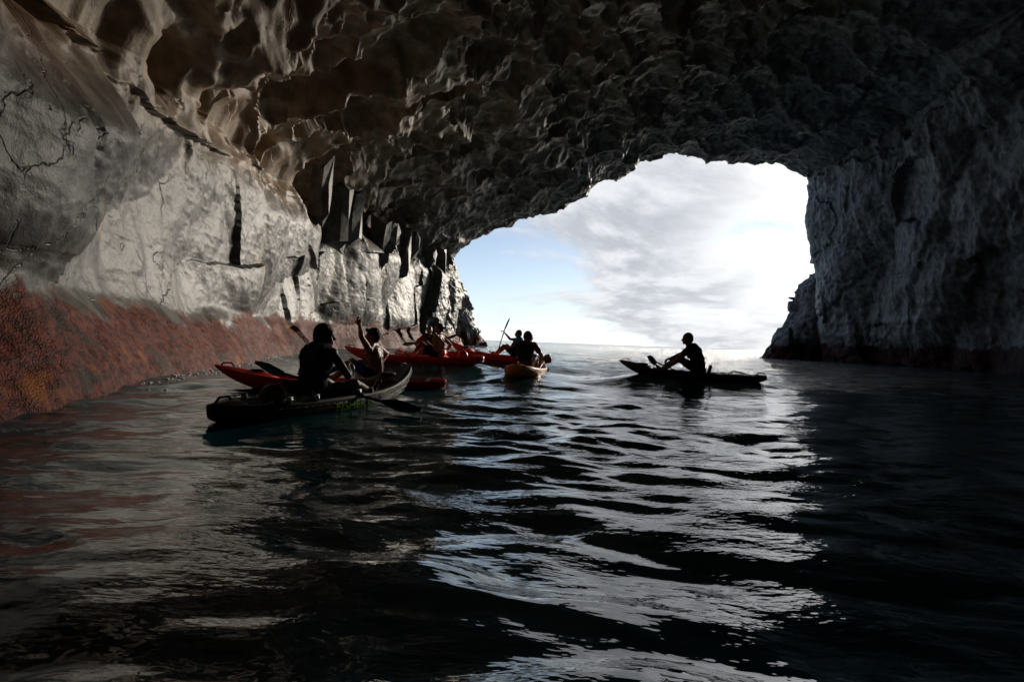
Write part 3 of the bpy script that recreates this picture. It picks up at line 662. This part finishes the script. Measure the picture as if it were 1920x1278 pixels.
# ------------------------------------------------------------------ people
def two_bone(a, c, l1, l2, pole):
    d = c - a; L_ = min(d.length, (l1 + l2) * 0.995); dn = d.normalized(); c = a + dn * L_
    k = (l1 * l1 - l2 * l2 + L_ * L_) / (2 * L_); hgt = math.sqrt(max(l1 * l1 - k * k, 0)); pv = Vector(pole); pv = pv - dn * pv.dot(dn)
    return a + dn * k + pv.normalized() * hgt, c
def make_person(label, M_, skin, hair, lean=5, twist=0, head=(0, 0), hands=None, hand_world=True, poles=None, feet=None, knee_pole=None, k=1.0,
                vest=None, shorts=None, shirt=None, curl=(70, 70), point=None, bun=False, curly=False, trim=None, hem=None, voxel=0.010):
    """M_: frame of the seat, +Y towards the bow.  hands / feet: (left, right) targets; x < 0 is left"""
    inv = M_.inverted()
    def tor(p):
        x, y, z = p; f = min(max(z / 0.6, 0), 1.15); a = R(-lean) * f; t = R(twist) * f
        q = Matrix.Rotation(t, 3, 'Z') @ Vector((x, y, 0)) + Vector((0, 0, 0)); v = Vector((q.x, q.y, 0))
        ax = Matrix.Rotation(a, 3, 'X')
        c = Matrix.Rotation(a * 0.62, 3, 'X') @ Vector((0, 0, z)); return c + ax @ v
    def trot(z): f = min(max(z / 0.6, 0), 1.15); return Matrix.Rotation(R(-lean) * f, 3, 'X') @ Matrix.Rotation(R(twist) * f, 3, 'Z')
    S = Matrix.Scale(k, 3)
    body = bmesh.new()
    def E(bm, c, r, zr=None): add_ellipsoid(bm, S @ tor(c), Vector(r) * k, trot(c[2] if zr is None else zr))
    def Cp(bm, a, b, ra, rb): add_capsule(bm, S @ a, S @ b, ra * k, rb * k)
    TORSO = [((0, 0, .10), (.168, .125, .115)), ((0, .005, .22), (.142, .105, .14)), ((0, .0, .33), (.148, .108, .14)), ((0, .005, .44), (.166, .118, .15)), ((0, -.008, .53), (.165, .095, .085))]
    for c, r in TORSO: E(body, c, r)
    for s in (-1, 1):
        E(body, (s * .088, -.075, .47), (.062, .040, .085)); Cp(body, tor((s * .045, -.072, .12)), tor((s * .050, -.078, .42)), .042, .042)
        Cp(body, tor((s * .03, -.015, .635)), tor((s * .135, -.008, .565)), .048, .05); E(body, (s * .075, .085, .47), (.075, .04, .06))
    nb_ = tor((0, -.008, .585)); yaw, pit = head
    hr = trot(.6) @ Matrix.Identity(3) if False else Matrix.Rotation(R(yaw), 3, 'Z') @ Matrix.Rotation(R(pit), 3, 'X')
    ht = tor((0, .0, .632)) + hr @ Vector((0, .014, .012)); Cp(body, nb_, ht, .062, .056)
    hd = lambda p: S @ (ht + hr @ Vector(p))
    def HE(bm, c, r): add_ellipsoid(bm, hd(c), Vector(r) * k, hr)
    HE(body, (0, .012, .125), (.076, .096, .102)); HE(body, (0, .045, .062), (.056, .062, .062)); HE(body, (0, .085, .022), (.028, .024, .022))
    for a, b, ra, rb in (((0, .100, .118), (0, .128, .078), .009, .015), ((-.032, .090, .128), (.032, .090, .128), .014, .014), ((-.018, .100, .048), (.018, .100, .048), .011, .011)):
        add_capsule(body, hd(a), hd(b), ra * k, rb * k, 10, 3)
    for s in (-1, 1):
        HE(body, (s * .078, .005, .095), (.010, .024, .033)); add_capsule(body, hd((s * .045, .07, .07)), hd((s * .05, .06, .09)), .022 * k, .02 * k, 10, 3)
    # arms and hands
    hands = hands or (Vector((-.2, .35, .25)), Vector((.2, .35, .25))); poles = poles or (Vector((-.6, -.5, -.8)), Vector((.6, -.5, -.8)))
    arms = []
    for i, s in enumerate((-1, 1)):
        sh = tor((s * .190, -.005, .555)); tg = Vector(hands[i]); tg = (inv @ tg) / k if hand_world else tg
        pre = (tg - sh).normalized(); el, wr_ = two_bone(sh, tg - pre * 0.05, .295, .255, poles[i]); arms.append((sh, el, wr_))
        E(body, (s * .190, -.005, .550), (.062, .062, .068)); Cp(body, sh, el, .052, .041); Cp(body, sh.lerp(el, .35), sh.lerp(el, .6), .052, .048)
        Cp(body, el, wr_, .042, .027); Cp(body, el.lerp(wr_, .15), el.lerp(wr_, .4), .044, .040)
        d = (wr_ - el).normalized(); side = d.cross(Vector((0, 0, 1)));
        if side.length < .2: side = Vector((1, 0, 0))
        side.normalize(); nrm = side.cross(d).normalized() * -1                       # palm looks down / back
        if point == i: nrm = -nrm
        rot = Matrix((side, d, -nrm)).transposed()
        add_ellipsoid(body, S @ (wr_ + d * .052), Vector((.042, .056, .020)) * k, rot)
        th = -s if point != i else s
        for f in range(4):
            base = wr_ + d * .088 + side * (f - 1.5) * .0205; ln = (.040, .046, .043, .034)[f] if th < 0 else (.034, .043, .046, .040)[f]
            cu = R(curl[i]); cu = R(6) if (point == i and f == (1 if th > 0 else 2)) else cu
            p = base; dd = d
            for seg_ in range(3):
                ax = Matrix.Rotation(cu * (0.45 if seg_ == 0 else 0.62), 3, side); dd = (ax @ dd) if nrm.dot(ax @ d) > 0 else (ax.inverted() @ dd)
                q = p + dd * ln * (1.0, .75, .6)[seg_]; add_capsule(body, S @ p, S @ q, .0098 * k, .0088 * k, 8, 2); p = q
        t0 = wr_ + d * .025 + side * th * .030; t1 = t0 + (d * .5 + side * th * .6 + nrm * .4).normalized() * .042; t2 = t1 + (d * .8 + nrm * .5).normalized() * .034
        add_capsule(body, S @ t0, S @ t1, .0135 * k, .0115 * k, 8, 2); add_capsule(body, S @ t1, S @ t2, .011 * k, .0095 * k, 8, 2)
    # legs and feet
    feet = feet or (Vector((-.17, .78, .03)), Vector((.17, .78, .03))); knee_pole = knee_pole or (Vector((-.25, 0, 1)), Vector((.25, 0, 1)))
    legs = []
    for i, s in enumerate((-1, 1)):
        hp = Vector((s * .092, .03, .095)); kn, an = two_bone(hp, Vector(feet[i]) + Vector((0, 0, .06)), .43, .41, knee_pole[i]); legs.append((hp, kn, an))
        Cp(body, hp, kn, .086, .058); Cp(body, kn, an, .056, .037); Cp(body, kn.lerp(an, .2), kn.lerp(an, .42), .056, .052); E_ = kn
        up = (kn - an).normalized(); fwd = Vector((0, 1, 0)) - up * up.y; fwd.normalize(); toe = an + fwd * .16 - up * .045
        Cp(body, an - fwd * .035 - up * .035, an + fwd * .05 - up * .03, .034, .034); Cp(body, an, toe, .036, .022); Cp(body, toe - Vector((.02, 0, 0)), toe + Vector((.02, 0, 0)), .022, .022)
    o = fused('person', body, skin, voxel); C.objects.link(o); o.matrix_world = M_; tag(o, label, 'person')
    def child(name, bm, mat, vx=0.012, sm=5, disp=None):
        c = fused(name, bm, mat, vx, sm, disp); link(c, o); return c
    # hair: a close cap over crown, sides and nape
    bm = bmesh.new(); g = 0.012 if curly else 0.004
    HE(bm, (0, -.006, .140), (.079 + g, .093 + g, .094 + g)); HE(bm, (0, -.038, .105), (.072 + g, .062 + g, .082 + g))
    if bun: HE(bm, (0, -.135, .135), (.036, .036, .036)); HE(bm, (0, -.10, .135), (.022, .04, .022))
    child('hair', bm, hair, 0.008, 2, (lambda p: 0.013 * fbm(p * 48, 3, 3) + 0.005) if curly else (lambda p: 0.004 * fbm(p * 70, 2, 3)))
    for s in (-1, 1):
        bm = bmesh.new(); add_ellipsoid(bm, hd((s * .031, .0985, .105)), Vector((.012, .009, .009)) * k, hr, 10, 8); bm_obj('eye', bm, M_EYE, o)
    if shirt:
        bm = bmesh.new()
        for c, r in TORSO: E(bm, c, [q * 1.05 + .006 for q in r])
        for i, (sh, el, wr_) in enumerate(arms): Cp(bm, sh, sh.lerp(el, .62), .070, .060)
        for s in (-1, 1): Cp(bm, tor((s * .03, -.015, .61)), tor((s * .135, -.008, .565)), .056, .060)
        child('shirt', bm, shirt)
    if vest:
        bm = bmesh.new()
        for c, r in TORSO[1:4]: E(bm, c, [r[0] * 1.06 + .022, r[1] * 1.08 + .028, r[2] * .96])
        for s in (-1, 1):
            add_tube_pts = [tor((s * .095, .105, .46)), tor((s * .10, .075, .575)), tor((s * .095, 0, .632)), tor((s * .10, -.085, .585)), tor((s * .10, -.115, .47))]
            for a, b in zip(add_tube_pts, add_tube_pts[1:]): Cp(bm, a, b, .042, .042)
        E(bm, (0, -.085, .49), (.125, .045, .10))
        v_ = child('life_vest', bm, vest)
        for s in (-1, 1):
            bm = bmesh.new(); pts = [S @ tor((s * .142 * math.cos(a), .165 * math.sin(a) - .005, .30)) for a in np.linspace(-1.5, 1.5, 9)]
            add_tube(bm, pts, .011 * k, 6); st_ = bm_obj('strap', bm, M_RUB, o)
        if trim:
            for s in (-1, 1):
                bm = bmesh.new(); pts = [S @ tor(p) for p in ((s * .060, -.120, .585), (s * .062, -.075, .645), (s * .060, .0, .672))]; add_tube(bm, pts, .020 * k, 8)
                bm_obj('collar_trim', bm, trim, o)
    if shorts:
        bm = bmesh.new(); E(bm, (0, 0, .105), (.180, .138, .118))
        for hp, kn, an in legs: Cp(bm, hp, hp.lerp(kn, .60), .098, .080)
        child('shorts', bm, shorts)
    if hem:
        hp, kn, an = legs[0]; bm = bmesh.new(); Cp(bm, hp.lerp(kn, .56), hp.lerp(kn, .80), .085, .076); child('shorts_hem', bm, hem)
    return o, hd, hr, arms
def seat_frame(Mk, y, z): return Mk @ Matrix.Translation((0, y, z))

# ---- the black fishing kayak and its paddler
root, h, Mk = make_kayak('black', 'black fishing kayak with lime green lettering on its side', M_BLACK, bow=0.25, stern=0.03, blunt=0.26, B=0.39, zg=0.15)
zs = add_seat(root, h, -0.24); seat = seat_frame(Mk, h.y(-0.24), zs - 0.035)
for t, s_ in ((-0.62, 1), (-0.62, -1), (-0.02, 1), (-0.02, -1), (0.12, 1), (-0.42, 1)):
    bm = bmesh.new(); x_, y_, z_ = s_ * h.half(t) * 0.93, h.y(t), h.sheer(t)
    bmesh.ops.create_cone(bm, cap_ends=True, segments=14, radius1=0.024, radius2=0.030, depth=0.05, matrix=Matrix.Translation((x_, y_, z_ + 0.02)))
    add_tube(bm, [(x_, y_ - 0.035, z_ + 0.05), (x_, y_ + 0.035, z_ + 0.05)], 0.009); bm_obj('cleat', bm, M_STEEL if t != 0.12 else M_RUB, root)
for t in (0.20, 0.36):
    bm = bmesh.new(); add_box(bm, (0.0, h.y(t), h.sheer(t) - h.well + 0.05), (0.36, 0.05, 0.05)); bmesh.ops.bevel(bm, geom=bm.edges[:], offset=0.012, segments=2, affect='EDGES'); bm_obj('foot_rest', bm, M_RUB, root)
for vv in (0.80, 0.60):
    bm = bmesh.new(); add_tube(bm, [h.side(t, vv, 0.004) for t in np.linspace(0.22, 0.93, 20)], 0.006, 6); bm_obj('rubbing_strip', bm, M_RUB, root)
cu = bpy.data.curves.new('lettering', 'FONT'); cu.body = 'FISHER'; cu.size = 0.16; cu.offset = 0.004; cu.space_character = 1.08
tmp = bpy.data.objects.new('tmp', cu); C.objects.link(tmp); dg = bpy.context.evaluated_depsgraph_get(); dg.update()
tm = bpy.data.meshes.new_from_object(tmp.evaluated_get(dg)); bpy.data.objects.remove(tmp)
bm = bmesh.new(); bm.from_mesh(tm)
tw = max(v.co.x for v in bm.verts)
gx0 = tw + 0.075                                                       # the round toothed mark after the word
ring_o = [bm.verts.new((gx0 + (0.052 if j % 4 < 2 else 0.040) * math.cos(j * math.pi / 16), 0.047 + (0.052 if j % 4 < 2 else 0.040) * math.sin(j * math.pi / 16), 0)) for j in range(32)]
ring_i = [bm.verts.new((gx0 + 0.020 * math.cos(j * math.pi / 16), 0.047 + 0.020 * math.sin(j * math.pi / 16), 0)) for j in range(32)]
for j in range(32): bm.faces.new((ring_o[j], ring_o[(j + 1) % 32], ring_i[(j + 1) % 32], ring_i[j]))
bmesh.ops.subdivide_edges(bm, edges=[e for e in bm.edges if e.calc_length() > 0.04], cuts=2)
for v in bm.verts:
    t = -0.27 + v.co.x / (h.L / 2); p = h.side(min(t, 0.9), 0.16 + v.co.y * 5.2, 0.006); v.co = p
me = bpy.data.meshes.new('lettering'); bm.to_mesh(me); bm.free(); me.materials.append(M_GREEN); link(bpy.data.objects.new('lettering', me), root)
bm = bmesh.new(); add_ellipsoid(bm, (0, 0, 0.06), (0.13, 0.13, 0.12)); bmesh.ops.create_cone(bm, cap_ends=True, segments=20, radius1=0.10, radius2=0.13, depth=0.08, matrix=Matrix.Translation((0, 0, 0.0)))
buoy = bm_obj('dry_tub', bm, M_BUOY); buoy.matrix_world = Mk @ Matrix.Translation((0.05, h.y(-0.60), h.sheer(-0.6) - 0.01)); tag(buoy, 'grey brown rounded tub stowed behind the seat of the black kayak', 'tub')
make_person('person in dark vest and olive shorts seated on the black kayak, back turned', seat, SKIN_D, H_BLACK, lean=21, twist=-4, head=(-38, -4),
            hands=(at(648, 690, 6.28), at(656, 688, 6.25)), poles=(Vector((-.7, -.3, -.8)), Vector((.75, -.35, -.8))), feet=(Vector((-.20, .80, .0)), Vector((.22, .80, .0))), knee_pole=(Vector((-.5, 0, 1)), Vector((.6, 0, .8))),
            vest=CL_NAVY, shorts=CL_OLIVE, trim=CL_BLUE, curly=True, curl=(75, 75), voxel=0.009, k=1.02)
make_paddle((-0.98, 5.92, 0.03), (-3.12, 6.55, 0.44), 'black double bladed paddle lying across the black kayak', roll=R(50))

# ---- red kayak just behind it
root, h, Mk = make_kayak('red_a', 'red kayak passing behind the black kayak with a bare backed paddler', M_RED, stern=0.02, blunt=0.42)
zs = add_seat(root, h, -0.34)
o, hd, hr, arms = make_person('bare backed person with turquoise diving mask on head, one arm raised and pointing', seat_frame(Mk, h.y(-0.34), zs), SKIN_T, H_BROWN, lean=10, twist=-28, head=(-12, 8),
            hands=(at(672, 604, 8.25), at(716, 686, 8.75)), poles=(Vector((-.6, -.1, -.6)), Vector((.7, -.5, -.5))), feet=(Vector((-.16, .66, .0)), Vector((.16, .66, .0))), shorts=CL_NAVY, hem=CL_HEM, point=0, curl=(80, 40), curly=True, voxel=0.009)
bm = bmesh.new(); S_ = 1.0
for s in (-1, 1): add_ellipsoid(bm, hd((s * .038, .100, .192)), (.042, .026, .034), hr)
add_capsule(bm, hd((-.03, .10, .175)), hd((.03, .10, .175)), .022, .022)
mask = fused('diving_mask', bm, M_TEAL, 0.007, 2); C.objects.link(mask); mask.matrix_world = o.matrix_world; tag(mask, 'turquoise diving mask pushed up on the head of the pointing person', 'mask')
bm = bmesh.new(); ringp = [hd((.100 * math.sin(a), -.012 + .105 * math.cos(a), .165 - .03 * (1 - math.cos(a)) / 2)) for a in np.linspace(0.5, 2 * math.pi - 0.5, 18)]
add_tube(bm, ringp, .008, 6); bm_obj('strap', bm, M_RUB, mask)
for s in (-1, 1):
    bm = bmesh.new(); add_ellipsoid(bm, hd((s * .038, .122, .194)), (.030, .008, .023), hr); bm_obj('lens', bm, M_LENS, mask)

# ---- red kayak with the ball on its stern
root, h, Mk = make_kayak('red_b', 'red kayak with a red ball on its stern deck', M_RED, stern=0.03, blunt=0.40)
zs = add_seat(root, h, -0.33, M_RED)
make_person('bare chested person with a hair bun leaning back, knees up', seat_frame(Mk, h.y(-0.33), zs), SKIN_M, H_BLACK, lean=-9, twist=-10, head=(8, 2), hand_world=False,
            hands=(Vector((-.24, -.16, .10)), Vector((.26, -.14, .10))), poles=(Vector((-.5, -1, .2)), Vector((.5, -1, .2))), feet=(Vector((-.12, .58, .0)), Vector((.12, .52, .0))), shorts=CL_BLK, curl=(20, 20), bun=True)
bm = bmesh.new(); add_ellipsoid(bm, (0, 0, 0.11), (0.125, 0.125, 0.125), None, 24, 16); ball = bm_obj('ball', bm, plain('red_ball', (0.55, 0.03, 0.03), 0.35)); ball.matrix_world = Mk @ Matrix.Translation((0, h.y(-0.70), h.sheer(-0.7) - 0.07)); tag(ball, 'red ball lying on the stern deck of a red kayak', 'ball')

# ---- kayak turned towards the camera behind it
root, h, Mk = make_kayak('red_d', 'red kayak half hidden behind the kayak that carries the ball', M_RED)
zs = add_seat(root, h, 0.0); Mp = seat_frame(Mk, h.y(0.0), zs)
pa, pb = at(756, 647, 15.75), at(862, 629, 14.55)
make_person('person in red shirt and dark life vest holding a paddle level across the lap', Mp, SKIN_M, H_BLACK, lean=4, head=(-30, 0), hands=(pa.lerp(pb, .62), pa.lerp(pb, .38)), shirt=CL_RED, vest=CL_BLK, shorts=CL_BLK)
make_paddle(pa, pb, 'black paddle held level by the person in the red shirt', roll=R(35))

# ---- red kayak farther out
root, h, Mk = make_kayak('red_c', 'long red kayak with upswept bow beyond the orange kayak', M_RED, bow=0.30)
zs = add_seat(root, h, -0.32); Mp = seat_frame(Mk, h.y(-0.32), zs)
pa, pb = at(953, 596, 16.35), at(926, 682, 17.5)
make_person('person with sky blue collar and dark vest holding a paddle upright', Mp, SKIN_M, H_BROWN, lean=-6, head=(5, 0), hands=(Mp @ Vector((-.16, .42, .30)), pa.lerp(pb, .30)), poles=(Vector((-.6, -.3, -.8)), Vector((.5, -.2, -.9))),
            feet=(Vector((-.14, .66, 0)), Vector((.14, .62, 0))), shirt=CL_SKY, vest=CL_NAVY, shorts=CL_BLK, trim=CL_SKY)
make_paddle(pa, pb, 'dark paddle held upright by the person with the sky blue collar', roll=R(105))

# ---- orange kayak
root, h, Mk = make_kayak('orange', 'orange and yellow kayak seen from its stern', M_ORANGE, stern=0.10, blunt=0.40, B=0.42)
zs = add_seat(root, h, -0.30, CL_WINE); Mp = seat_frame(Mk, h.y(-0.30), zs)
for t in (-0.05, 0.1, 0.25):
    for s_ in (-1, 1):
        bm = bmesh.new(); bmesh.ops.create_cone(bm, cap_ends=True, segments=12, radius1=0.022, radius2=0.022, depth=0.006, matrix=Matrix.Translation((s_ * h.half(t) * 0.9, h.y(t), h.sheer(t) + 0.008))); bm_obj('scupper', bm, M_RUB, root)
pa, pb = at(996, 714, 10.75), at(1027, 667, 12.6)
make_person('person in dark vest bending and looking aside on the orange kayak', Mp, SKIN_M, H_GREY, lean=20, twist=-16, head=(-62, -8), hands=(pa.lerp(pb, .80), pa.lerp(pb, .52)), poles=(Vector((-.5, 0, -.8)), Vector((.7, -.5, -.5))), vest=CL_BLK, shirt=CL_WINE, shorts=CL_WINE)
make_paddle(pa, pb, 'pale shafted paddle dipped beside the orange kayak', M_WOODY, M_WHITE, roll=R(-20))

# ---- dark kayak on the right
root, h, Mk = make_kayak('dark', 'dark brown kayak with pointed raised bow in front of the open sea', M_DARK, bow=0.16, stern=0.0, blunt=0.30, zg=0.105)
zs = add_seat(root, h, -0.12); Mp = seat_frame(Mk, h.y(-0.12), zs)
bm = bmesh.new(); add_tube(bm, [(-.12, h.y(-.5), h.sheer(-.5) + .03), (.1, h.y(-.58), h.sheer(-.5) + .07), (-.1, h.y(-.66), h.sheer(-.5) + .05), (.12, h.y(-.74), h.sheer(-.5) + .03)], .014); bm_obj('stowed_line', bm, M_RUB, root)
ph = at(1243, 684, 11.35); pa = at(1211, 670, 10.75); pd = (ph - pa).normalized(); pb = pa + pd * 2.1
make_person('person in dark shirt leaning forward with both arms out on the dark kayak', Mp, SKIN_M, H_BLACK, lean=32, twist=0, head=(6, -4), hands=(ph + pd * 0.06, ph - pd * 0.16), poles=(Vector((-.5, 0, -1)), Vector((.5, 0, -1))),
            feet=(Vector((-.15, .70, 0)), Vector((.15, .74, 0))), shirt=CL_BLK, vest=CL_BLK, shorts=CL_BLK, k=1.05)
make_paddle(pa, pb, 'brown bladed paddle held over the bow of the dark kayak', M_WOODY, M_RUB, roll=R(75))

# ---- foam where the swell laps the sunlit wall
fr = random.Random(4); bm = bmesh.new()
fy_ = np.array([fr.triangular(7, 34, 17.5) for _ in range(1500)]); fx_ = xl(fy_) + 0.85 + np.array([abs(fr.gauss(0, 0.25)) for _ in fy_]); fz_ = water_height(fx_, fy_)
for x_, y_, w_ in zip(fx_, fy_, fz_):
    r_ = fr.uniform(0.006, 0.026); bmesh.ops.create_icosphere(bm, subdivisions=1, radius=r_, matrix=Matrix.Translation((x_, y_, w_ + r_ * .2)) @ Matrix.Diagonal((1.4, 1.4, .55, 1)))
fo = bm_obj('foam', bm, plain('foam_white', (0.75, 0.76, 0.76), 0.7)); tag(fo, 'white foam flecks along the foot of the sunlit wall', 'foam', None, 'stuff')
